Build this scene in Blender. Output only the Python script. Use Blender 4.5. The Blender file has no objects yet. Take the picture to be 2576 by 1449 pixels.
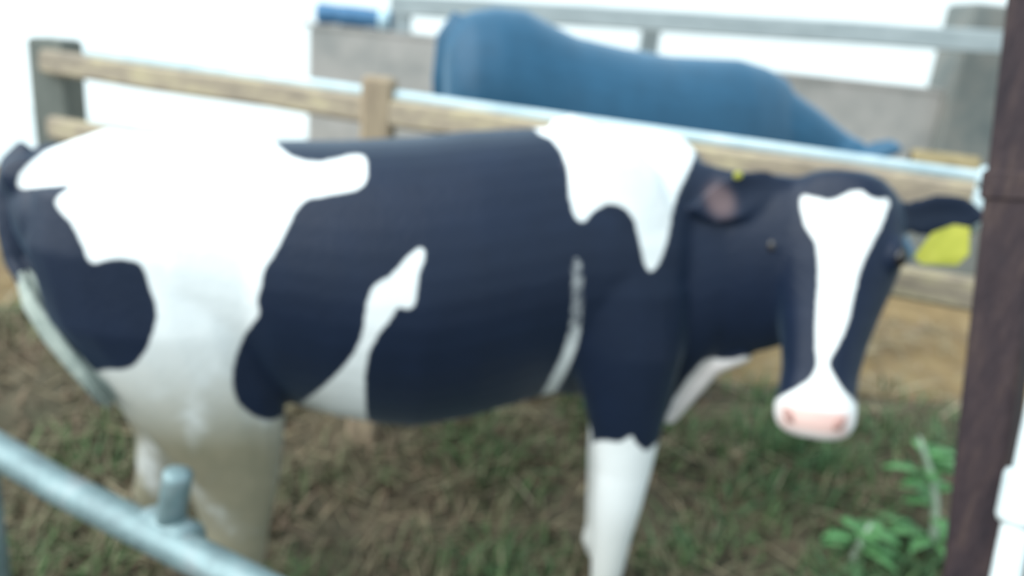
import bpy, math, random
import numpy as np
from mathutils import Vector, Matrix
random.seed(7); rng = np.random.default_rng(7)

# ------------------------------------------------------------------ camera
W, H, F = 2576, 1449, 2000.0
PITCH, ROLL, CAMZ = math.radians(18), math.radians(6), 1.6
sc = bpy.context.scene
C = sc.collection
cd = bpy.data.cameras.new('camera'); cam = bpy.data.objects.new('camera', cd); C.objects.link(cam)
cd.sensor_width = 36; cd.lens = F / W * 36
cd.clip_start = 0.05
R = Matrix.Rotation(math.pi / 2 - PITCH, 3, 'X') @ Matrix.Rotation(ROLL, 3, 'Z')
cam.matrix_world = Matrix.Translation((0, 0, CAMZ)) @ R.to_4x4()
sc.camera = cam
cd.dof.use_dof = True                      # the photograph is out of focus throughout
cd.dof.focus_distance = 0.5
cd.dof.aperture_fstop = 3.2
# ------------------------------------------------------------------ light
wd = bpy.data.worlds.new('overcast_sky'); sc.world = wd; wd.use_nodes = True
wn = wd.node_tree.nodes; wl = wd.node_tree.links
bg = wn['Background']; bg.inputs['Color'].default_value = (0.72, 0.90, 1.0, 1); bg.inputs['Strength'].default_value = 0.88
sd = bpy.data.lights.new('sun', 'SUN'); sun = bpy.data.objects.new('sun', sd); C.objects.link(sun)
sd.energy = 2.6; sd.angle = math.radians(70); sd.color = (0.97, 1.0, 0.98)
sun.rotation_euler = Vector((1.0, 0.55, -0.95)).to_track_quat('-Z', 'Y').to_euler()
vs = sc.view_settings
vs.view_transform = 'Standard'; vs.look = 'None'; vs.gamma = 1; vs.exposure = 0.68; vs.use_curve_mapping = False

# ------------------------------------------------------------------ helpers
Rn = np.array(R)
def at(px, py, Y):
    d = R @ Vector(((px - W / 2) / F, -(py - H / 2) / F, -1))
    t = Y / d.y
    return Vector((d.x * t, Y, CAMZ + d.z * t))
def on_z(px, py, z):
    d = R @ Vector(((px - W / 2) / F, -(py - H / 2) / F, -1))
    t = (z - CAMZ) / d.z
    return Vector((d.x * t, d.y * t, z))
def project(v):
    q = (v - np.array((0, 0, CAMZ))) @ Rn
    return np.stack((W / 2 + F * q[:, 0] / -q[:, 2], H / 2 - F * q[:, 1] / -q[:, 2]), 1)

def sm(e0, e1, x):
    t = np.clip((x - e0) / (e1 - e0), 0, 1); return t * t * (3 - 2 * t)

class MB:
    def __init__(s): s.v = []; s.f = []
    def loft(s, rings, closed=True, caps=True):
        n = len(rings[0]); b = len(s.v)
        for r in rings: s.v += [tuple(p) for p in r]
        for i in range(len(rings) - 1):
            for j in range(n if closed else n - 1):
                k = (j + 1) % n
                s.f.append((b + i * n + j, b + i * n + k, b + (i + 1) * n + k, b + (i + 1) * n + j))
        if caps:
            s.f.append(tuple(b + j for j in reversed(range(n))))
            m = b + (len(rings) - 1) * n
            s.f.append(tuple(m + j for j in range(n)))
        return s
    def tube(s, pts, rad, n=12, up=None, jit=0):
        pts = [Vector(p) for p in pts]; rings = []
        if not hasattr(rad, '__len__'): rad = [rad] * len(pts)
        ref = Vector(up) if up else Vector((0.31, 0.9, 0.2))
        for i, p in enumerate(pts):
            t = (pts[min(i + 1, len(pts) - 1)] - pts[max(i - 1, 0)]).normalized()
            a = t.cross(ref).normalized(); c = a.cross(t)
            r = rad[i]; ra, rc = (r if hasattr(r, '__len__') else (r, r))
            rings.append([p + a * ra * math.cos(q) * (1 + random.uniform(-jit, jit)) + c * rc * math.sin(q) * (1 + random.uniform(-jit, jit))
                          for q in (2 * math.pi * j / n for j in range(n))])
        return s.loft(rings)
    def box(s, c, size, rot=None, bev=0.0, seg=1, jit=0):
        """box with chamfered long edges, along local z"""
        x, y, z = (q / 2 for q in size); c = Vector(c); rot = rot or Matrix.Identity(3)
        k = min(bev, x * .9, y * .9) if bev else 0
        prof = [(x - k, -y), (x, -y + k), (x, y - k), (x - k, y), (-x + k, y), (-x, y - k), (-x, -y + k), (-x + k, -y)] if k else \
               [(x, -y), (x, y), (-x, y), (-x, -y)]
        zs = [-z] + ([-z + k] if k else []) + [-z + k + (2 * z - 2 * k) * i / seg for i in range(1, seg)] + ([z - k] if k else []) + [z]
        rings = []
        for q in zs:
            sh = (1 - k / max(x, y)) if k and abs(abs(q) - z) < 1e-9 else 1
            o = (random.uniform(-jit, jit), random.uniform(-jit, jit))
            rings.append([c + rot @ Vector((a * sh + o[0], b * sh + o[1], q)) for a, b in prof])
        return s.loft(rings)
    def mesh(s, name):
        m = bpy.data.meshes.new(name); m.from_pydata(s.v, [], s.f); m.update(); return m

def link(name, mesh, mat, parent=None, smooth=True, loc=None):
    o = bpy.data.objects.new(name, mesh); C.objects.link(o)
    if mat and not mesh.materials: mesh.materials.append(mat)
    if smooth: mesh.polygons.foreach_set('use_smooth', [True] * len(mesh.polygons))
    if parent:
        o.parent = parent; o.matrix_parent_inverse = Matrix.Translation(-Vector(parent.location))
    return o
def empty(name, loc):
    o = bpy.data.objects.new(name, None); C.objects.link(o); o.location = loc; o.empty_display_size = .1; return o
def tag(o, label=None, cat=None, group=None, kind=None):
    for k, v in (('label', label), ('category', cat), ('group', group), ('kind', kind)):
        if v: o[k] = v
    return o

def mat(name, cols, scale=6, detail=6, rough=.8, bump=.3, stretch=(1, 1, 1), spec=.3, metal=0, ramp=(.3, .7), bscale=None):
    m = bpy.data.materials.new(name); m.use_nodes = True; n = m.node_tree.nodes; l = m.node_tree.links; p = n['Principled BSDF']
    tc = n.new('ShaderNodeTexCoord'); mp = n.new('ShaderNodeMapping'); mp.inputs['Scale'].default_value = stretch
    l.new(tc.outputs['Object'], mp.inputs['Vector'])
    nz = n.new('ShaderNodeTexNoise'); nz.inputs['Scale'].default_value = scale; nz.inputs['Detail'].default_value = detail; nz.inputs['Roughness'].default_value = .65
    l.new(mp.outputs['Vector'], nz.inputs['Vector'])
    r = n.new('ShaderNodeValToRGB'); e = r.color_ramp.elements
    while len(e) < len(cols): e.new(.5)
    for i, c in enumerate(cols):
        e[i].position = ramp[0] + (ramp[1] - ramp[0]) * i / max(1, len(cols) - 1); e[i].color = (*c, 1)
    l.new(nz.outputs['Fac'], r.inputs['Fac']); l.new(r.outputs['Color'], p.inputs['Base Color'])
    p.inputs['Roughness'].default_value = rough; p.inputs['Metallic'].default_value = metal; p.inputs['Specular IOR Level'].default_value = spec
    if bump:
        nb = n.new('ShaderNodeTexNoise'); nb.inputs['Scale'].default_value = bscale or scale * 5; nb.inputs['Detail'].default_value = 5
        l.new(mp.outputs['Vector'], nb.inputs['Vector'])
        b = n.new('ShaderNodeBump'); b.inputs['Strength'].default_value = bump; b.inputs['Distance'].default_value = .01
        l.new(nb.outputs['Fac'], b.inputs['Height']); l.new(b.outputs['Normal'], p.inputs['Normal'])
    return m

M = {}
M['ground'] = mat('ground_earth', [(.05, .05, .032), (.10, .085, .058), (.17, .13, .085)], 2.2, 8, .95, .8, spec=.1)
M['soil'] = mat('far_soil', [(.13, .095, .055), (.25, .17, .085), (.34, .25, .13)], 2.0, 8, .95, .7, spec=.1)
M['white_wall'] = mat('white_render', [(.80, .82, .81), (.88, .89, .88)], 1.2, 5, .9, .2)
M['apron'] = mat('pale_concrete', [(.50, .54, .54), (.66, .69, .68)], 1.5, 6, .9, .3)
M['concrete'] = mat('grey_concrete', [(.28, .28, .27), (.38, .36, .34), (.44, .41, .39)], 3, 7, .9, .5)
M['pillar'] = mat('pillar_concrete', [(.11, .13, .13), (.17, .18, .17), (.22, .21, .19)], 4, 7, .9, .5)
M['rail_wood'] = mat('rail_timber', [(.22, .18, .14), (.36, .29, .21), (.50, .42, .26)], 5, 7, .75, .5, (0.5, 4, 4), .4)
M['post_wood'] = mat('post_timber', [(.27, .20, .14), (.43, .33, .22)], 9, 6, .8, .5, (4, 4, .5))
M['old_post'] = mat('weathered_post', [(.13, .14, .125), (.21, .215, .185)], 9, 6, .85, .6, (4, 4, .5))
M['beam'] = mat('grey_beam', [(.26, .30, .31), (.38, .42, .43)], 5, 6, .8, .4, (.5, 4, 4))
M['rust_post'] = mat('red_brown_post', [(.018, .013, .018), (.040, .026, .029), (.080, .052, .045)], 9, 8, .75, .6, (3, 3, .6))
M['galv'] = mat('galvanised_steel', [(.14, .19, .20), (.20, .28, .29), (.28, .31, .32)], 10, 6, .45, .2, metal=.35, spec=.5)
M['lit_edge_and_bracket'] = mat('lit_edge_and_bracket', [(.40, .52, .56), (.60, .70, .72)], 8, 5, .5, .2, spec=.5)  # pale tone of the rail's painted sky-lit edge, also the metal bracket
M['white_pipe'] = mat('white_painted_steel', [(.55, .62, .63), (.82, .86, .86)], 8, 6, .45, .2)
M['tarp'] = mat('blue_tarpaulin', [(.05, .14, .27), (.09, .22, .38)], 12, 5, .45, .5)
M['strap'] = mat('pale_strap', [(.45, .62, .70), (.6, .75, .8)], 12, 4, .6, .2)
M['sack'] = mat('burlap', [(.22, .17, .09), (.36, .28, .15)], 30, 5, .95, .8)
M['yellow'] = mat('yellow_plastic', [(.42, .42, .05), (.55, .52, .08)], 10, 3, .45, .1)
M['eye'] = mat('dark_eye', [(.008, .006, .006), (.015, .011, .01)], 10, 2, .08, 0, spec=.6)
M['hoof'] = mat('horn_hoof', [(.05, .04, .03), (.12, .10, .07)], 20, 4, .5, .4)
M['nostril'] = mat('nostril_skin', [(.34, .18, .16), (.42, .24, .21)], 20, 2, .5, 0)
M['switch'] = mat('tail_hair', [(.24, .28, .25), (.42, .45, .40)], 25, 5, .9, .4)
M['leaf'] = mat('bright_leaf', [(.11, .30, .10), (.22, .46, .19)], 14, 4, .6, .2)
M['stalk'] = mat('pale_stalk', [(.30, .38, .28), (.48, .55, .44)], 14, 4, .7, .2)
M['wire'] = mat('baling_twine', [(.10, .12, .14), (.2, .22, .24)], 20, 2, .6, .1)

def blade_mat():
    m = bpy.data.materials.new('grass_blades'); m.use_nodes = True; n = m.node_tree.nodes; p = n['Principled BSDF']
    a = n.new('ShaderNodeAttribute'); a.attribute_name = 'tint'; m.node_tree.links.new(a.outputs['Color'], p.inputs['Base Color'])
    p.inputs['Roughness'].default_value = .8; p.inputs['Specular IOR Level'].default_value = .15
    return m
M['blade'] = blade_mat()

def coat(name, black, sheen):
    """hide: the sign of the stored patch distance picks black or white hair, dirt and skin come as attributes"""
    m = bpy.data.materials.new(name); m.use_nodes = True; n = m.node_tree.nodes; l = m.node_tree.links; p = n['Principled BSDF']
    def attr(k):
        a = n.new('ShaderNodeAttribute'); a.attribute_name = k; return a.outputs['Fac']
    tc = n.new('ShaderNodeTexCoord')
    def noise(s, d=4):
        z = n.new('ShaderNodeTexNoise'); z.inputs['Scale'].default_value = s; z.inputs['Detail'].default_value = d; l.new(tc.outputs['Object'], z.inputs['Vector']); return z.outputs['Fac']
    def math_(op, a, b=None, c=None):
        q = n.new('ShaderNodeMath'); q.operation = op
        for i, x in enumerate((a, b, c)):
            if x is None: continue
            if isinstance(x, (int, float)): q.inputs[i].default_value = x
            else: l.new(x, q.inputs[i])
        return q.outputs[0]
    def mix(f, a, b):
        q = n.new('ShaderNodeMix'); q.data_type = 'RGBA'
        if isinstance(f, (int, float)): q.inputs[0].default_value = f
        else: l.new(f, q.inputs[0])
        for i, x in ((6, a), (7, b)):
            if isinstance(x, tuple): q.inputs[i].default_value = (*x, 1)
            else: l.new(x, q.inputs[i])
        return q.outputs[2]
    def ss(x, a, b):
        q = n.new('ShaderNodeMapRange'); q.interpolation_type = 'SMOOTHSTEP'; l.new(x, q.inputs[0]); q.inputs[1].default_value = a; q.inputs[2].default_value = b; return q.outputs[0]
    edge = math_('ADD', attr('white'), math_('MULTIPLY', math_('SUBTRACT', noise(60), .5), 8.0))
    wf = ss(edge, -4, 4)
    white = mix(noise(9), (.80, .80, .78), (.90, .90, .88))
    dirtf = math_('MULTIPLY', attr('dirt'), ss(noise(7, 6), .15, .5))
    white = mix(dirtf, white, mix(noise(14), (.19, .18, .12), (.34, .29, .20)))
    blk = mix(noise(11), black, tuple(q * 1.6 for q in black))
    col = mix(wf, blk, white)
    col = mix(attr('pink'), col, mix(noise(12), (.72, .50, .44), (.62, .36, .32)))
    l.new(col, p.inputs['Base Color'])
    p.inputs['Roughness'].default_value = .45; p.inputs['Specular IOR Level'].default_value = .28
    p.inputs['Sheen Weight'].default_value = sheen; p.inputs['Sheen Roughness'].default_value = .45; p.inputs['Sheen Tint'].default_value = (.55, .8, 1, 1)
    bn = n.new('ShaderNodeBump'); bn.inputs['Strength'].default_value = .25; bn.inputs['Distance'].default_value = .006; l.new(noise(90, 3), bn.inputs['Height']); l.new(bn.outputs['Normal'], p.inputs['Normal'])
    return m
M['coat'] = coat('pied_coat', (.005, .010, .025), .10)
M['coat_skylit'] = coat('skylit_black_coat', (.011, .056, .105), .35)  # blue of the sky light put into this black coat's base colour

# ------------------------------------------------------------------ the setting
def gz(x, y):                                   # lie of the land: a little higher behind the rail
    return 0.14 * sm(2.3, 2.9, np.asarray(y, float)) + .012 * np.sin(3.1 * np.asarray(x)) * np.cos(2.3 * np.asarray(y))
def grid(name, x0, x1, y0, y1, nx, ny, m, rough, seed, dz=0):
    xs = np.linspace(x0, x1, nx); ys = np.linspace(y0, y1, ny); X, Yg = np.meshgrid(xs, ys)
    r = np.random.default_rng(seed)
    Z = gz(X, Yg) + r.normal(0, rough, X.shape) + dz
    v = np.stack((X, Yg, Z), -1).reshape(-1, 3)
    f = [(j * nx + i, j * nx + i + 1, (j + 1) * nx + i + 1, (j + 1) * nx + i) for j in range(ny - 1) for i in range(nx - 1)]
    me = bpy.data.meshes.new(name); me.from_pydata(v.tolist(), [], f); me.update()
    return tag(link(name, me, m), kind='structure')
grid('ground', -9, 9, -3.0, 3.45, 140, 80, M['ground'], .008, 1)
grid('ground_soil', -9, 9, 3.3, 6.4, 120, 36, M['soil'], .008, 2, -.02)
grid('yard_concrete', -12, 12, 6.3, 10.2, 60, 30, M['apron'], .001, 4, .0)

def struct_box(name, lo, hi, m, bev=.02):
    lo, hi = Vector(lo), Vector(hi); b = MB(); b.box((lo + hi) / 2, hi - lo, None, bev, 6)
    return tag(link(name, b.mesh(name), m, smooth=False), kind='structure')
struct_box('wall_far', (-12, 9.6, .05), (12, 9.9, 3.6), M['white_wall'], 0)
WY = 6.2
wl0 = at(775, 150, WY).x; wr0 = at(2330, 400, WY).x
lw = struct_box('wall_back', (wl0, WY, .05), (wr0 + .1, WY + .18, 1.46), M['concrete'])
cp = MB(); cp.box(((wl0 + wr0) / 2, WY + .09, 1.475), (.20, wr0 - wl0 + .12, .03), Matrix.Rotation(math.pi / 2, 3, 'Z') @ Matrix.Identity(3), .008)
cap = link('coping', cp.mesh('coping'), M['concrete'], lw, False)
pil = struct_box('wall_pillar', (wr0, WY - .12, .05), (wr0 + .62, WY + .3, 2.1), M['pillar'])

# post and beam standing on the low wall
zb = at(1300, 36, WY - .05)
rl = empty('wall_railing', (at(1640, 100, WY).x, WY + .09, 1.49))
a = at(985, 12, WY + .09); b_ = at(2600, 112, WY - .55)
mb = MB(); d = (b_ - a); zx = d.normalized(); upb = (Vector((0, 0, 1)) - zx * zx.z).normalized()
mb.box((a + b_) / 2, (.10, .145, d.length), Matrix((upb.cross(zx), upb, zx)).transposed(), .01, 8, .003)
link('beam', mb.mesh('beam'), M['beam'], rl, False)
for px in (1010, 1640):
    p = at(px, 60, WY + .09); k = (p.x - a.x) / d.x; mb = MB(); mb.box((p.x, WY + .09 - .0, 1.48 + (a.z + d.z * k - 1.49) / 2), (.14, .10, a.z + d.z * k - 1.49 + .02), None, .01)
    link('upright', mb.mesh('upright'), M['beam'], rl, False)
tag(rl, 'grey beam on short uprights along the top of the low concrete wall', 'railing')

# ------------------------------------------------------------------ animals
YA = np.array((math.cos(math.radians(12)), math.sin(math.radians(12)), 0))

def ring_profile(T, B, w, hw, p=.85, q=.55, n=20):
    """closed ring through a top and bottom point, width profile in between"""
    T, B, w = Vector(T), Vector(B), Vector(w)
    out = []
    for side in (1, -1):
        ts = [.5 - .5 * math.cos(math.pi * i / n) for i in range(n + 1)]
        if side < 0: ts = ts[::-1]
        for t in (ts if side > 0 else ts[1:-1]):
            g = hw * max(0, math.sin(math.pi * t ** p)) ** q
            out.append(T.lerp(B, t) + w * side * g)
    return out

def ell_ring(c, a, b, ra, rb, n=20, e=1.0):
    out = []
    for j in range(n):
        t = 2 * math.pi * j / n; ct, st = math.cos(t), math.sin(t)
        out.append(Vector(c) + Vector(a) * ra * math.copysign(abs(ct) ** e, ct) + Vector(b) * rb * math.copysign(abs(st) ** e, st))
    return out

def remeshed(b, voxel, it=4):
    me = b.mesh('tmp'); o = bpy.data.objects.new('tmp', me); C.objects.link(o)
    r = o.modifiers.new('r', 'REMESH'); r.mode = 'VOXEL'; r.voxel_size = voxel; r.use_smooth_shade = True
    s = o.modifiers.new('s', 'SMOOTH'); s.iterations = it; s.factor = .5
    dg = bpy.context.evaluated_depsgraph_get(); dg.update()
    out = bpy.data.meshes.new_from_object(o.evaluated_get(dg))
    bpy.data.objects.remove(o); bpy.data.meshes.remove(me)
    return out

def sdist(P, poly):
    """signed distance (positive inside) of points to a polygon"""
    poly = np.array(rounded(rounded(poly)), float); best = np.full(len(P), 1e9); ins = np.zeros(len(P), bool)
    for i in range(len(poly)):
        A, B = poly[i], poly[(i + 1) % len(poly)]; d = B - A
        t = np.clip(((P - A) @ d) / max(d @ d, 1e-9), 0, 1)
        best = np.minimum(best, np.hypot(*(P - A - t[:, None] * d).T))
        if A[1] != B[1]:
            c = ((A[1] > P[:, 1]) != (B[1] > P[:, 1])) & (P[:, 0] < (B[0] - A[0]) * (P[:, 1] - A[1]) / (B[1] - A[1]) + A[0])
            ins ^= c
    return np.where(ins, best, -best)

def rounded(poly):
    out = []
    for i in range(len(poly)):
        p0, p1, p2 = (np.array(poly[(i + k) % len(poly)], float) for k in (-1, 0, 1))
        out += [tuple(p1 + (p0 - p1) * .22), tuple(p1 + (p2 - p1) * .22)]
    return out

def setattr_(me, name, vals):
    a = me.attributes.new(name, 'FLOAT', 'POINT'); a.data.foreach_set('value', np.asarray(vals, np.float32))

def coords(me):
    v = np.empty(len(me.vertices) * 3, np.float32); me.vertices.foreach_get('co', v); return v.reshape(-1, 3).astype(float)

def ear_loft(b, base, tip, up, face, length_w, thick):
    """leaf-shaped cupped ear"""
    base, tip, up, face = (Vector(q) for q in (base, tip, up, face)); ax = tip - base
    rings = []
    for s, wv in ((-.12, .30), (.0, .42), (.15, .70), (.35, .98), (.55, 1.0), (.75, .80), (.9, .48), (1.0, .14)):
        c = base + ax * s; hw = length_w * wv; r = []
        k = 8
        for j in range(k + 1):
            u = -1 + 2 * j / k; r.append(c + up * hw * u + face * (thick * (.5 - .5 * abs(u) ** 3) + .022 * (u * u - .6) * wv))
        for j in range(k + 1):
            u = 1 - 2 * j / k; r.append(c + up * hw * u + face * (-thick * (.5 - .3 * abs(u) ** 3) - .0 + .022 * (u * u - .6) * wv))
        rings.append(r)
    b.loft(rings)

def leg(b, pts, w, ax):
    """pts: (centre, half length along body, half width across)"""
    rings = [ell_ring(p, ax, w, ra, rb, 18) for p, ra, rb in pts]
    b.loft(rings)

def hoof_mesh(c, ax, w):
    b = MB(); c, ax, w = Vector(c), Vector(ax), Vector(w)
    for s in (-1, 1):
        o = c + w * s * .027
        b.loft([ell_ring(o + Vector((0, 0, z)) + ax * f, ax, w, ra, rb, 14, .8) for z, f, ra, rb in ((0.0, .03, .066, .029), (.025, .025, .062, .029), (.06, .005, .046, .026), (.085, -.005, .038, .022))])
    return b.mesh('hoof')

def head_sections(b, P, Mz, n, secs):
    P, Mz = Vector(P), Vector(Mz); ax = (Mz - P); a = ax.normalized(); n = Vector(n); n = (n - a * n.dot(a)).normalized(); lat = n.cross(a)
    rings = []
    for s, hw, dp, off in secs:
        c = P + ax * s + n * (off - dp)
        rings.append(ell_ring(c, lat, n, hw, dp, 24, .8))
    b.loft(rings)
    return a, n, lat

# ---------------- pied cow
def Yc(px): return 1.68 + (px - 50) * (0.34 / 1650)
wv = Vector((-math.sin(math.radians(13)), math.cos(math.radians(13)), 0)); av = Vector((math.cos(math.radians(13)), math.sin(math.radians(13)), 0))
def build_pied():
    b = MB()
    T = [(38, 440, 560, .04), (55, 410, 640, .09), (95, 385, 720, .14), (170, 357, 790, .185), (265, 324, 860, .215), (330, 338, 900, .225), (405, 346, 940, .235), (475, 334, 980, .25), (560, 342, 1000, .25), (640, 356, 1020, .25),
         (700, 357, 1060, .265), (850, 357, 1105, .29), (950, 353, 1124, .30), (1050, 348, 1134, .305), (1180, 334, 1110, .295), (1280, 328, 1078, .275),
         (1400, 321, 1045, .25), (1550, 319, 1045, .225), (1650, 328, 1060, .195), (1715, 345, 1000, .15), (1755, 385, 930, .10), (1775, 430, 880, .06)]
    rings = []
    for px, t, bo, hw in T:
        y = Yc(px); tp = at(px, t, y); bt = at(px, bo, y - .55 * hw); bt = bt + wv * (.55 * hw)
        q = .62 if px < 300 else (.5 if px < 1350 else .6)
        rings.append(ring_profile(tp, bt, wv, hw, .85, q))
    b.loft(rings)
    feet = []
    def hind(off, pts):
        L = []
        for px, py, ra, rb in pts:
            c = at(px, py, Yc(px) + off); L.append((c, ra, rb))
        hk = L[-1][0]
        L.append((Vector((hk.x + .015, hk.y, hk.z - .08)), .052, .04)); L.append((Vector((hk.x + .03, hk.y, .17)), .040, .034))
        L.append((Vector((hk.x + .035, hk.y, .11)), .050, .045)); L.append((Vector((hk.x + .06, hk.y, .055)), .045, .042))
        leg(b, L, wv, av); feet.append(Vector((hk.x + .075, hk.y, 0)))
    hind(-.13, [(330, 480, .18, .07), (370, 620, .235, .11), (415, 800, .235, .125), (490, 960, .20, .11), (545, 1080, .155, .095), (585, 1200, .11, .075), (595, 1310, .082, .06), (585, 1400, .078, .052)])
    hind(.13, [(330, 520, .18, .07), (360, 700, .22, .11), (400, 850, .20, .11), (430, 980, .14, .09), (440, 1090, .10, .07), (420, 1180, .078, .055), (405, 1240, .075, .05)])
    def fore(off, dx, pts):
        L = []
        for px, py, ra, rb in pts:
            c = at(px, py, Yc(px) - .16) + wv * off + av * dx; L.append((c, ra, rb))
        k = L[-1][0]
        L.append((Vector((k.x + .0, k.y, .17)), .036, .034)); L.append((Vector((k.x + .005, k.y, .11)), .047, .044)); L.append((Vector((k.x + .03, k.y, .055)), .045, .042))
        leg(b, L, wv, av); feet.append(Vector((k.x + .045, k.y, 0)))
    fp = [(1520, 560, .16, .06), (1550, 720, .19, .08), (1572, 880, .155, .085), (1575, 1000, .115, .075), (1574, 1090, .092, .064), (1567, 1180, .076, .055), (1552, 1270, .066, .052), (1540, 1340, .055, .045), (1527, 1430, .045, .040)]
    fore(0, 0, fp); fore(.30, .075, fp)
    # pin bones, shoulder blades
    for sgn in (-1, 1):
        for px, py, off, r1_, r2_ in ((110, 430, .075, .06, .04),):
            c = at(px, py, Yc(px)) + wv * sgn * off
            b.loft([ell_ring(c + wv * sgn * k * r2_, av, Vector((0, 0, 1)), r1_ * math.sqrt(1 - k * k) + .004, r1_ * math.sqrt(1 - k * k) * .8 + .004, 14) for k in (-.98, -.6, 0, .6, .98)])
        c = at(1520, 560, Yc(1520)) + wv * sgn * .14
        b.loft([ell_ring(c + wv * sgn * k * .07, av, (Vector((0, 0, 1)) - av * .3).normalized(), .15 * math.sqrt(1 - k * k) + .004, .26 * math.sqrt(1 - k * k) + .004, 16) for k in (-.98, -.6, 0, .6, .98)])
    # neck and brisket
    nk = []
    for px, t, bo, y, hw in ((1560, 335, 1060, Yc(1560), .18), (1640, 345, 1058, Yc(1640), .165), (1700, 365, 1010, 1.99, .15), (1760, 405, 930, 1.97, .135), (1830, 425, 900, 1.94, .125), (1920, 435, 880, 1.90, .115), (2020, 445, 850, 1.87, .11), (2110, 470, 760, 1.87, .10)):
        tp = at(px, t, y); bt = at(px, bo, y); ww = Vector((-.35, .93, 0)) if px > 1700 else wv
        nk.append(ring_profile(tp, bt, ww, hw, .95, .6))
    b.loft(nk)
    # dewlap edge down to the brisket
    b.tube([at(1665, 1040, Yc(1640) - .04), at(1725, 985, 1.95), at(1790, 920, 1.93), at(1880, 885, 1.90)], [.042, .034, .028, .025], 12)
    # head
    P = at(2122, 440, 1.80); Mz = at(2042, 1096, 1.63); n = (Vector((0, 0, CAMZ)) - (P + Mz) / 2).normalized()
    secs = [(-.03, .06, .05, -.03), (.0, .095, .075, -.008), (.05, .125, .10, .0), (.14, .143, .115, .004), (.24, .150, .13, .006), (.33, .149, .14, .006), (.42, .135, .14, .004), (.52, .117, .13, .004),
            (.64, .098, .112, .006), (.76, .086, .095, .010), (.84, .086, .085, .016), (.90, .091, .08, .022), (.95, .089, .074, .022), (.99, .078, .062, .012), (1.015, .052, .042, -.006)]
    a, n, lat = head_sections(b, P, Mz, n, secs)
    if lat.x < 0: lat = -lat
    HL = (Mz - P).length
    # brow ridges, jaw
    for s in (-1, 1):
        e = P + a * HL * .275 + lat * s * .128 + n * (-.055)
        b.loft([ell_ring(e + lat * s * q, a, n, r, r * .9, 14) for q, r in ((-.03, .03), (-.01, .046), (.008, .040), (.02, .022))])
        j = P + a * HL * .45 + lat * s * .06 - n * .20
        b.tube([P + a * HL * .2 + lat * s * .07 - n * .17, j, P + a * HL * .8 + lat * s * .035 - n * .11], [.065, .06, .04], 12)
    # ears
    e1b, e1t = at(2250, 535, 1.83), at(2478, 548, 1.84)
    e2b, e2t = at(1955, 470, 1.86), at(1742, 520, 1.86)
    up = Vector((0, -.25, 1)).normalized(); fc = (Vector((0, 0, CAMZ)) - e1t).normalized()
    ear_loft(b, e1b, e1t, (up - fc * up.dot(fc)).normalized(), fc, .054, .024)
    fc2 = (Vector((0, 0, CAMZ)) - e2t).normalized(); ear_loft(b, e2b, e2t, (up - fc2 * up.dot(fc2)).normalized(), fc2, .062, .026)
    # tail root and dock
    tl = [at(90, 400, Yc(90) - .0), at(45, 425, Yc(50) - .02), at(28, 490, Yc(50) - .03), at(26, 580, Yc(50) - .05), at(40, 660, Yc(50) - .07), at(75, 725, Yc(50) - .10)]
    b.tube(tl, [.05, .038, .032, .027, .023, .018], 12)
    me = remeshed(b, .0085, 4)
    v = coords(me)
    # coat patches: traced outlines carried onto the hide, the far flank mirrored
    o0 = np.array(at(800, 600, Yc(800))); wn_ = np.array(wv)
    side = (v - o0) @ wn_
    vm = v - np.where(side > 0, 2 * side, 0)[:, None] * wn_
    pb = project(vm); ph = project(v)
    A = [(45, 440), (75, 410), (150, 350), (260, 300), (400, 290), (480, 290), (650, 300), (685, 355), (735, 398), (800, 410), (860, 396), (905, 386), (924, 400), (924, 455), (900, 478), (820, 492), (770, 500), (745, 525), (715, 590), (690, 640), (662, 680), (655, 730), (645, 760), (655, 790),
         (615, 840), (595, 890), (583, 950), (592, 1010), (640, 1050), (690, 1060), (760, 1012), (830, 960), (885, 900), (914, 845), (920, 770), (940, 715), (985, 695), (1020, 650), (1060, 618), (1072, 640), (1052, 690), (1045, 772), (1020, 778), (1000, 770), (985, 800), (938, 858), (916, 930), (920, 1050), (945, 1095), (985, 1140),
         (1000, 1300), (900, 1700), (0, 1700), (60, 1050), (230, 930), (330, 930), (370, 880), (400, 790), (375, 720), (358, 660), (290, 648), (225, 668), (205, 610), (180, 560), (130, 510), (160, 482), (195, 464), (100, 470), (45, 478)]
    B = [(1330, 290), (1350, 335), (1390, 350), (1415, 385), (1430, 430), (1432, 500), (1445, 545), (1465, 564), (1490, 532), (1530, 510), (1570, 520), (1595, 550), (1610, 610), (1620, 660), (1634, 690), (1660, 660), (1680, 600), (1690, 540), (1702, 490), (1732, 430), (1752, 380), (1745, 340), (1700, 290)]
    Cc = [(1438, 650), (1464, 650), (1468, 750), (1458, 850), (1430, 930), (1390, 1000), (1355, 1042), (1320, 1100), (1200, 1150), (1180, 1108), (1330, 1045), (1370, 980), (1412, 900), (1436, 820), (1442, 730)]
    D = [(1400, 1150), (1490, 1112), (1530, 1106), (1560, 1116), (1588, 1092), (1604, 1120), (1625, 1138), (1650, 1115), (1700, 1100), (1720, 1800), (1200, 1800), (1400, 1300)]
    E = [(1664, 1076), (1696, 1000), (1736, 945), (1776, 898), (1830, 908), (1890, 893), (1915, 905), (1880, 970), (1820, 1010), (1750, 1060), (1690, 1100)]
    Fh = [(2010, 488), (2055, 498), (2090, 508), (2140, 480), (2170, 480), (2195, 502), (2242, 498), (2226, 550), (2190, 620), (2162, 680), (2145, 760), (2128, 830), (2098, 885), (2082, 914), (2098, 950), (2140, 1003), (2175, 1030), (2175, 1200), (1900, 1200), (1935, 1012), (1990, 985), (2040, 955), (2058, 916), (2052, 885), (2052, 800), (2060, 700), (2055, 610), (2020, 560)]
    Pn, an, nn, ln = (np.array(q) for q in (P, a, n, lat))
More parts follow.
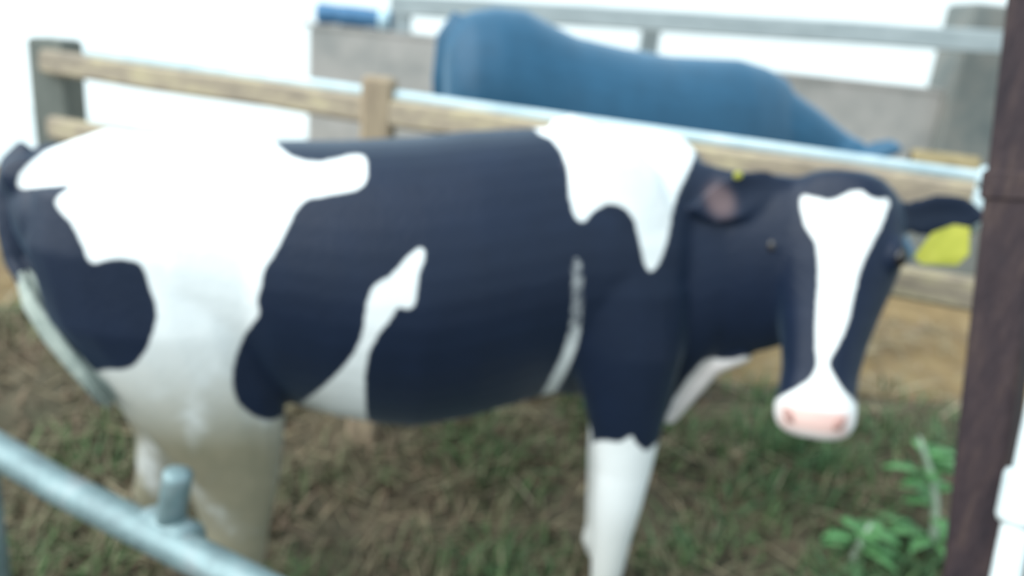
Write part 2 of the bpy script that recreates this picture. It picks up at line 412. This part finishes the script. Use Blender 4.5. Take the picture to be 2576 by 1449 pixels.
    rel = v - Pn; s = rel @ an / HL; dn = rel @ nn; lt = rel @ ln
    face = (dn > -.10) & (s > -.1) & (s < 1.2) & (np.abs(lt) < .2)
    headm = (s > -.3) & (s < 1.3) & (dn > -.32) & (ph[:, 0] > 1925)
    dc = sdist(pb, Cc); dc = np.minimum(dc, -1.6 + 6 * sm(780, 930, pb[:, 1]))      # the girth stripe starts greyer, only partly white
    body = np.max([sdist(pb, q) for q in (A, B, D, E)] + [dc], 0)
    fw = sdist(ph, Fh)
    white = np.where(face, fw, np.where(headm, -60, body))
    white = np.clip(white, -60, 60)
    # under the jaw the muzzle stays pale
    setattr_(me, 'white', white)
    along = (v - o0) @ np.array(av)
    hindf = 1 - sm(-.15, .15, along)
    dirt = hindf * (.3 * sm(1.0, .8, v[:, 2]) + .75 * sm(.92, .58, v[:, 2])) + (1 - hindf) * .35 * sm(.75, .55, v[:, 2]) * (1 - sm(.45, .6, along)) + .35 * sm(.55, .25, v[:, 2]) * (1 - hindf)
    setattr_(me, 'dirt', np.clip(dirt, 0, 1))
    pink = sm(.875, .91, s) * (1 - .65 * sm(.965, 1.0, s)) * face * sm(.088, .06, np.abs(lt)) * .95
    pink = np.maximum(pink, .35 * sm(-5, 12, sdist(pb, E)) * (~headm))
    # inner left ear
    eu = np.array((e2t - e2b).normalized()); er = (v - np.array(e2b)) @ eu / (e2t - e2b).length
    ein = (ph[:, 0] > 1765) & (ph[:, 0] < 1870) & (v[:, 2] > 1.2) & (v[:, 1] < 1.93)
    cen = np.exp(-(((ph[:, 0] - 1812) / 38) ** 2 + ((ph[:, 1] - (505 + (ph[:, 0] - 1812) * .25)) / 42) ** 2) ** 2)
    pink = np.maximum(pink, .22 * cen * ein)
    setattr_(me, 'pink', pink)
    root = empty('cow', (float(o0[0]), float(o0[1]), 0))
    tag(root, 'black and white pied cow with a white blaze and pink muzzle, turning its head', 'cow')
    link('body', me, M['coat'], root)
    for f in feet:
        link('hoof', hoof_mesh(f, av, wv), M['hoof'], root)
    for sgn in (-1, 1):
        e = P + a * HL * .285 + lat * sgn * .135 + n * (-.036)
        q = MB(); q.loft([ell_ring(e + lat * sgn * z, a, n, r, r * .8, 16) for z, r in ((-.02, .010), (-.008, .022), (.004, .024), (.013, .018), (.018, .006))])
        link('eye', q.mesh('eye'), M['eye'], root)
        e = P + a * HL * .935 + lat * sgn * .052 + n * .012
        q = MB(); d2 = (a * .8 - lat * sgn * .6).normalized(); d3 = n.cross(d2)
        q.loft([ell_ring(e + n * z, d2, d3, r, r * .5, 14) for z, r in ((-.03, .012), (-.01, .019), (.004, .017), (.010, .008))])
        link('nostril', q.mesh('nostril'), M['nostril'], root)
    # tail switch of pale hair
    q = MB(); pts = [at(60, 690, Yc(50) - .085), at(100, 765, Yc(50) - .11), at(160, 850, Yc(50) - .13), at(220, 930, Yc(50) - .145), at(270, 1010, Yc(50) - .15)]
    for i in range(70):
        o = [Vector((random.gauss(0, 1), random.gauss(0, 1), random.gauss(0, 1))).normalized() * random.uniform(0, 1) for _ in range(2)]
        st = [.012, .030, .036, .032, .022]
        q.tube([p + o[0] * st[k] for k, p in enumerate(pts)], [.008, .009, .009, .007, .002], 5)
    link('tail_switch', q.mesh('tail_switch'), M['switch'], root)['label'] = 'pale hair switch at the end of the tail'
    # ear tag
    q = MB(); cs = [at(2345, 585, 1.80), at(2400, 565, 1.805), at(2440, 572, 1.80), at(2438, 640, 1.79), at(2408, 668, 1.79), at(2318, 664, 1.79), at(2298, 645, 1.795)]
    nf = fc * .003; q.loft([[c + nf * 1 for c in cs], [c - nf for c in cs]])
    tg = link('ear_tag', q.mesh('ear_tag'), M['yellow'], root, False); tg['label'] = 'yellow plastic ear tag'
    q = MB(); c = at(1856, 442, 1.835); q.loft([ell_ring(c + fc2 * z, Vector((1, 0, 0)), up, r, r, 14) for z, r in ((-.03, .008), (.008, .010), (.012, .006))])
    link('ear_stud', q.mesh('ear_stud'), M['yellow'], root)
    return root
build_pied()

# ---------------- black cow behind the rail
def build_black():
    b = MB(); ang = math.radians(10); av2 = Vector((math.cos(ang), math.sin(ang), 0)); w2 = Vector((-math.sin(ang), math.cos(ang), 0))
    def Y2(px): return 3.15 + (px - 1115) * (.22 / 850)
    T = [(1114, 140, 330, .07), (1120, 98, 420, .15), (1142, 55, 480, .21), (1185, 27, 540, .25), (1250, 17, 570, .265), (1320, 24, 590, .27), (1390, 62, 610, .28), (1450, 92, 630, .30), (1560, 118, 650, .32), (1680, 140, 655, .30), (1780, 145, 640, .26),
         (1860, 148, 625, .22), (1930, 170, 600, .17), (1980, 200, 570, .12)]
    b.loft([ring_profile(at(px, t, Y2(px)), at(px, bo, Y2(px)), w2, hw, .85, .55) for px, t, bo, hw in T])
    # neck going down, head lowered
    nk = [(1840, 330, .25, .17), (1930, 345, .215, .15), (2010, 375, .175, .13), (2080, 405, .14, .11), (2140, 430, .12, .10)]
    pts = [at(px, py, 3.36) for px, py, _, _ in nk]
    b.tube(pts, [(r2, r1) for _, _, r1, r2 in nk], 18, up=(0, 0, 1))
    P = at(2165, 345, 3.34); Mz = at(2300, 650, 3.22)
    n = Vector((.85, -.1, .45)).normalized()
    secs = [(-.02, .06, .05, -.03), (.02, .10, .085, .0), (.14, .12, .11, .0), (.3, .12, .125, .0), (.5, .095, .115, .0), (.7, .075, .09, .0), (.85, .08, .075, .01), (.95, .075, .065, .01), (1.0, .05, .04, -.01)]
    a, n, lat = head_sections(b, P, Mz, n, secs)
    # ears: one towards the camera
    e1b, e1t = at(2150, 385, 3.26), at(2268, 372, 3.12)
    fc = Vector((-.1, -.5, .8)).normalized(); ax = (e1t - e1b).normalized(); fc = (fc - ax * fc.dot(ax)).normalized()
    ear_loft(b, e1b, e1t, ax.cross(fc), fc, .08, .035)
    ear_loft(b, at(2110, 372, 3.46), at(2170, 350, 3.60), ax.cross(fc), fc, .05, .03)
    feet = []
    def lg(px, off, top, ra0, hindl):
        c = at(px, top, Y2(px)) + w2 * off; z0 = c.z; g = float(gz(c.x, c.y)); fx = .06 if hindl else 0
        zs = [(z0, ra0, .10), (z0 - .28, ra0 * .8, .10), (g + .62, .11, .08), (g + .48, .075, .055), (g + .40, .07, .05), (g + .28, .045, .038), (g + .15, .042, .036), (g + .10, .05, .045), (g + .055, .045, .042)]
        L = [(Vector((c.x - (fx if .3 < z - g < .5 else 0), c.y, z)), ra, rb) for z, ra, rb in zs]
        leg(b, L, w2, av2); feet.append(Vector((c.x + .02, c.y, g)))
    lg(1260, -.14, 330, .22, True); lg(1285, .14, 330, .22, True); lg(1800, -.13, 380, .15, False); lg(1830, .13, 380, .15, False)
    b.tube([at(1165, 48, Y2(1160)), at(1118, 95, Y2(1115) - .0), at(1104, 200, Y2(1112)), at(1106, 330, Y2(1112)), at(1112, 520, Y2(1112))], [.05, .035, .03, .026, .02], 10)
    me = remeshed(b, .014, 3)
    z = np.zeros(len(me.vertices))
    setattr_(me, 'white', z - 60); setattr_(me, 'dirt', z); setattr_(me, 'pink', z)
    c = at(1500, 300, Y2(1500)); root = empty('cow', (c.x, c.y, float(gz(c.x, c.y))))
    tag(root, 'solid black cow, sky-lit blue put in its coat, standing behind the wooden rail with lowered head', 'cow')
    link('body', me, M['coat_skylit'], root)
    for f in feet: link('hoof', hoof_mesh(f, av2, w2), M['hoof'], root)
    q = MB(); pts = [at(1112, 505, Y2(1112)), at(1112, 580, Y2(1112)), at(1114, 700, Y2(1112))]
    for i in range(36):
        o = Vector((random.gauss(0, 1), random.gauss(0, 1), 0)).normalized() * random.random()
        q.tube([pts[0] + o * .01, pts[1] + o * .035, pts[2] + o * .02], [.008, .009, .002], 5)
    link('tail_switch', q.mesh('tail_switch'), M['coat_skylit'], root)
    for sgn in (-1, 1):
        e = P + (Mz - P) * .3 + lat * sgn * .112 + n * (-.05); q = MB()
        q.loft([ell_ring(e + lat * sgn * z_, a, n, r, r * .8, 14) for z_, r in ((-.02, .012), (0, .024), (.012, .016), (.017, .005))])
        link('eye', q.mesh('eye'), M['eye'], root)
build_black()

# ------------------------------------------------------------------ timber fence between the two cows
ZR = 1.34
def rail_pt(px, py): return on_z(px, py, ZR)
r0, r1 = rail_pt(110, 124), rail_pt(2990, 533)
fr = empty('rail_fence', ((r0.x + r1.x) / 2, (r0.y + r1.y) / 2, 0.03))
tag(fr, 'timber fence of sawn rails on posts between the two cows', 'fence')
def rail(p, q, hgt, thick, name='rail'):
    d = q - p; rot = d.to_track_quat('Z', 'Y').to_matrix()
    # local axes: keep one axis vertical
    zx = d.normalized(); up = (Vector((0, 0, 1)) - zx * zx.z).normalized(); rot = Matrix((up.cross(zx), up, zx)).transposed()
    m = MB(); m.box((p + q) / 2, (thick, hgt, d.length), rot, .012, 14, .004)
    return link(name, m.mesh(name), M['rail_wood'], fr, False)
dn = Vector((0, 0, 1))
rail(r0 - dn * .045, r1 - dn * .045, .09, .07)
rail(r0 - dn * .30, r1 - dn * .30, .09, .05)
def fpost(p, top, w_, m, lean=0):
    g = float(gz(p.x, p.y)); q = MB()
    q.box((p.x, p.y, (top + g) / 2 - .03), (w_, w_, top - g + .06), None, .012, 6, .003)
    return link('post', q.mesh('post'), m, fr, False)
dirv = (r1 - r0).normalized(); nrm = Vector((dirv.y, -dirv.x, 0)).normalized()
if nrm.y > 0: nrm = -nrm
pm = rail_pt(988, 241) + nrm * .095; tp = at(948, 192, pm.y).z
fpost(pm, tp, .105, M['post_wood'])
q = MB(); q.tube([r0.lerp(r1, .06) + dn * .012, r0.lerp(r1, .3) + dn * .013, r0.lerp(r1, .7) + dn * .013, r1 + dn * .013], .017, 14)  # tube added to show the timber rail's top edge lit by the sky
link('lit_top_edge', q.mesh('lit_top_edge'), M['lit_edge_and_bracket'], fr)['label'] = 'added pale tube standing for the sky-lit top edge of the rail'
fpost(r0 - dirv * .03 - nrm * .08, at(115, 98, r0.y).z, .15, M['old_post'])
fpost(r1 - dirv * .02 - nrm * .09, ZR + .03, .11, M['old_post'])
q = MB(); c = rail_pt(2462, 462) - dn * .02 + nrm * .05
q.tube([c + dn * .06, c + nrm * .03 + dn * .03, c + nrm * .035 - dn * .05, c - dn * .09], .020, 10)
link('bracket', q.mesh('bracket'), M['lit_edge_and_bracket'], fr)['label'] = 'pale metal bracket on the rail'

# burlap sack folded over the rail beside the ear
def sack():
    p0, p1 = rail_pt(2285, 420), rail_pt(2452, 440); m = MB(); rings = []
    ns, nt = 15, 22
    for i in range(ns):
        s = i / (ns - 1); c = p0.lerp(p1, s); wob = .008 * math.sin(s * 9) + .004 * math.sin(s * 23)
        prof = []
        for j in range(nt):
            t = -1 + 2 * j / (nt - 1)                  # over the top of the rail
            if abs(t) < .3: o = t / .3 * .052; h = .03 + .022 * math.cos(t / .3 * 1.5)
            else: o = math.copysign(.056 + .012 * (abs(t) - .3) + wob * (abs(t) - .2), t); h = .03 - (abs(t) - .3) * (.20 + .02 * math.sin(s * 5))
            prof.append((o, h))
        ring = [c + nrm * o + Vector((0, 0, h)) for o, h in prof] 
        inner = [c + nrm * (o - math.copysign(.010, o) if abs(h) < 9 else o) + Vector((0, 0, h - .012 if abs(o) < .05 else h)) for o, h in reversed(prof)]
        rings.append(ring + inner)
    m.loft(rings); return m.mesh('burlap_sack')
tag(link('burlap_sack', sack(), M['sack']), 'tan burlap sack folded over the fence rail', 'sack')

# ------------------------------------------------------------------ near right: leaning post and white pipe
YP = 1.42
pt, pbm = at(2628, -60, YP + .02), at(2446, 1449, YP - .12)
dd = (pbm - pt).normalized(); foot = pt + dd * ((pt.z) / -dd.z)
top_ = pt - dd * .12
gp = empty('gate_post', foot)
tag(gp, 'leaning red-brown square timber post beside the cow head', 'post')
ax = (top_ - foot).normalized(); l1 = Vector((.72, -.69, 0)); l1 = (l1 - ax * l1.dot(ax)).normalized(); l2 = ax.cross(l1)
rot = Matrix((l1, l2, ax)).transposed(); ln_ = (top_ - foot).length + .06
q = MB(); q.box(foot + ax * (ln_ / 2 - .06), (.085, .085, ln_), rot, .008, 10, .002)
link('timber', q.mesh('timber'), M['rust_post'], gp, False)
hc = at(2515, 470, YP - .08)
q = MB(); hcen = foot + ax * ((hc.z - foot.z) / ax.z)
q.box(hcen, (.097, .097, .05), rot, .004); link('band', q.mesh('band'), M['rust_post'], gp, False)
for s in (-1, 1):
    q = MB(); o = hcen - l1 * .049 + l2 * .02 * s; q.tube([o, o - l1 * .010], .008, 8); link('bolt', q.mesh('bolt'), M['galv'], gp)
wp0, wp1 = at(2622, 1010, 1.25), at(2528, 1460, 1.16)
wd_ = (wp1 - wp0).normalized(); wf_ = wp0 + wd_ * (wp0.z / -wd_.z)
q = MB(); q.tube([wf_ + Vector((0, 0, -.02)), wp1, wp0, wp0 - wd_ * .12], .023, 16)
wr = empty('steel_pipe', wf_); tag(wr, 'white painted steel pipe leaning beside the red-brown post', 'pipe')
link('tube', q.mesh('tube'), M['white_pipe'], wr)
wc = at(2556, 1245, 1.21); wc = wf_ - wd_ * ((wc.z) / -wd_.z)
q = MB(); q.tube([wc - wd_ * .045, wc - wd_ * .035, wc + wd_ * .035, wc + wd_ * .045], [.030, .034, .034, .030], 16); link('coupling', q.mesh('coupling'), M['white_pipe'], wr)

# ------------------------------------------------------------------ near left: galvanised stall pipe
zp = .62
pa, pb_, pc = on_z(-90, 1080, zp), on_z(150, 1225, zp), on_z(650, 1480, zp)
ed = (pc - pb_).normalized()
stt = empty('stall_divider', (pc.x, pc.y, 0)); tag(stt, 'pale galvanised pipe divider slanting past the hind legs', 'stall divider')
end = pc + ed * .35
q = MB(); path = [pa - (pb_ - pa).normalized() * .5, pa, pa.lerp(pb_, .6), pb_, pb_.lerp(pc, .5), pc, end, end + ed * .06 - dn * .03, end + ed * .08 - dn * .10, end + ed * .08 - dn * (zp + .03)]
q.tube(path, .035, 18, up=(.3, .5, .81)); link('pipe', q.mesh('pipe'), M['galv'], stt)
q = MB(); js = on_z(425, 1345, zp); jt = at(448, 1190, js.y)
q.tube([js, js.lerp(jt, .9), jt, jt + (jt - js).normalized() * .006], [.027, .027, .027, .018], 16); link('stub', q.mesh('stub'), M['galv'], stt)
q = MB(); q.tube([js - ed * .06, js - ed * .05, js + ed * .05, js + ed * .06], [.037, .043, .043, .037], 18, up=(.3, .5, .81)); link('clamp', q.mesh('clamp'), M['galv'], stt)
lp = on_z(-60, 1100, zp); q = MB(); q.tube([lp, Vector((lp.x, lp.y, -.02))], .036, 16); link('leg', q.mesh('leg'), M['galv'], stt)

# ------------------------------------------------------------------ rolled blue tarpaulin on the low wall
t0, t1 = at(800, 32, WY + .08), at(985, 52, WY + .08)
zt = 1.49 + .075
t0.z = t1.z = zt; tr = empty('rolled_tarpaulin', ((t0.x + t1.x) / 2, WY + .08, 1.49)); tag(tr, 'rolled blue tarpaulin with pale end lying on the low concrete wall', 'tarpaulin')
q = MB(); n_ = 16; rings = []
for i in range(n_):
    s = i / (n_ - 1); c = t0.lerp(t1, s); r = .074 * (1 - .10 * math.exp(-((s - .25) / .05) ** 2) - .10 * math.exp(-((s - .72) / .05) ** 2))
    rings.append(ell_ring(c, Vector((0, 1, 0)), Vector((0, 0, 1)), r * 1.05, r, 20))
q.loft(rings); link('roll', q.mesh('roll'), M['tarp'], tr)
for s in (.25, .72):
    q = MB(); c = t0.lerp(t1, s); dx = Vector((.014, 0, 0)); q.loft([ell_ring(c - dx, Vector((0, 1, 0)), Vector((0, 0, 1)), .074, .070, 20), ell_ring(c + dx, Vector((0, 1, 0)), Vector((0, 0, 1)), .074, .070, 20)])
    link('strap', q.mesh('strap'), M['tarp'], tr)
q = MB(); c = t0.lerp(t1, .9); q.loft([ell_ring(c + Vector((x, 0, 0)), Vector((0, 1, 0)), Vector((0, 0, 1)), r * 1.05, r, 20) for x, r in ((-.03, .078), (-.025, .080), (.035, .080), (.04, .078))])
link('end_wrap', q.mesh('end_wrap'), M['strap'], tr)['label'] = 'pale end wrap'

# ------------------------------------------------------------------ weeds
def weed(px, py, h, nl, label, lean):
    base = on_z(px, py, 0.0); base.z = float(gz(base.x, base.y)); root = empty('weed', base)
    tag(root, label, 'weed')
    q = MB(); pts = [base + Vector((lean * h * t * t, -.02 * t, h * t)) for t in (-.05, .25, .5, .75, 1)]
    q.tube(pts, [.016, .014, .012, .010, .005], 8); link('stalk', q.mesh('stalk'), M['stalk'], root)
    for i in range(nl):
        t = random.uniform(.05, .85); p = base + Vector((lean * h * t * t, 0, h * t)); an_ = random.uniform(0, 6.28); L = random.uniform(.10, .20) * (1.15 - .5 * t)
        o = Vector((math.cos(an_), math.sin(an_), 0)); s_ = Vector((-o.y, o.x, 0)); lf = MB(); rows = []
        for u, wd2 in ((0, .12), (.2, .6), (.45, 1), (.7, .8), (.9, .35), (1, .05)):
            c = p + o * L * u + Vector((0, 0, L * (.55 * u - .5 * u * u))); hw = .032 * wd2
            rows.append([c - s_ * hw + Vector((0, 0, .004)), c + Vector((0, 0, -.004)), c + s_ * hw + Vector((0, 0, .004)), c + Vector((0, 0, -.006))])
        lf.loft(rows); link('leaf', lf.mesh('leaf'), M['leaf'], root)
weed(2335, 1400, .46, 26, 'bright green leafy weed with a pale stalk by the leaning post', -.35)
weed(2140, 1420, .18, 14, 'low green weed beside the taller leafy one', .1)

# ------------------------------------------------------------------ grass and straw
def blades(name, n, xr, yr, hgt, wid, cols, flat, seed):
    r = np.random.default_rng(seed)
    x = r.uniform(*xr, n); y = r.uniform(*yr, n)
    fade = 1.2 * sm(2.9, 3.5, y) * (not flat)
    cl = np.sin(x * 5.3 + 1.7 * np.sin(y * 4.1)) * np.cos(y * 6.1 + 1.3 * np.sin(x * 3.7))     # clumps
    keep = r.uniform(-1.4, 1, n) < cl - fade * 1.6; x, y, cl = x[keep], y[keep], cl[keep]; n = len(x)
    z = gz(x, y); th = r.uniform(0, 2 * math.pi, n); h = hgt * r.uniform(.4, 1.2, n) * (1 + .35 * cl); w_ = wid * r.uniform(.6, 1.4, n)
    el = r.uniform(.02, .25, n) if flat else r.uniform(.5, 1.5, n)
    d = np.stack((np.cos(th) * np.cos(el), np.sin(th) * np.cos(el), np.sin(el)), 1); s_ = np.stack((-np.sin(th), np.cos(th), np.zeros(n)), 1)
    o = np.stack((x, y, z + (.012 if flat else 0)), 1)
    mid = o + d * h[:, None] * .55; tip = o + d * h[:, None] + np.stack((np.cos(th), np.sin(th), -.6 + 0 * th), 1) * h[:, None] * (.0 if flat else .25)
    v = np.stack((o - s_ * w_[:, None], o + s_ * w_[:, None], mid + s_ * w_[:, None] * .8, mid - s_ * w_[:, None] * .8, tip), 1).reshape(-1, 3)
    me = bpy.data.meshes.new(name)
    b0 = np.arange(n) * 5
    quads = np.stack((b0, b0 + 1, b0 + 2, b0 + 3), 1); tris = np.stack((b0 + 3, b0 + 2, b0 + 4), 1)
    me.from_pydata(v.tolist(), [], quads.tolist() + tris.tolist()); me.update()
    cols = np.array(cols); k = np.clip(((cl + 1) / 2 * .6 + r.uniform(0, .6, n) + (0 if flat else .18 * np.tanh(1.5 * (x - .3)))) * len(cols) * .85, 0, len(cols) - 1).astype(int)
    cc = cols[k] * r.uniform(.7, 1.3, (n, 1)); at_ = me.color_attributes.new('tint', 'FLOAT_COLOR', 'POINT')
    full = np.ones((n * 5, 4), np.float32); full[:, :3] = np.repeat(cc, 5, 0); at_.data.foreach_set('color', full.ravel())
    return link(name, me, M['blade'], smooth=False)
tag(blades('grass', 52000, (-4.2, 4.2), (.5, 3.5), .13, .006, [(.20, .145, .10), (.17, .14, .09), (.15, .145, .085), (.10, .15, .065), (.08, .15, .07)], False, 3),
    'trampled green and brown grass under the cows', 'grass', kind='stuff')
tag(blades('straw', 15000, (-4.2, 4.2), (.5, 4.6), .22, .004, [(.26, .20, .13), (.32, .26, .16), (.22, .15, .10), (.42, .36, .24)], True, 5),
    'loose tan straw lying scattered over the ground', 'straw', kind='stuff')
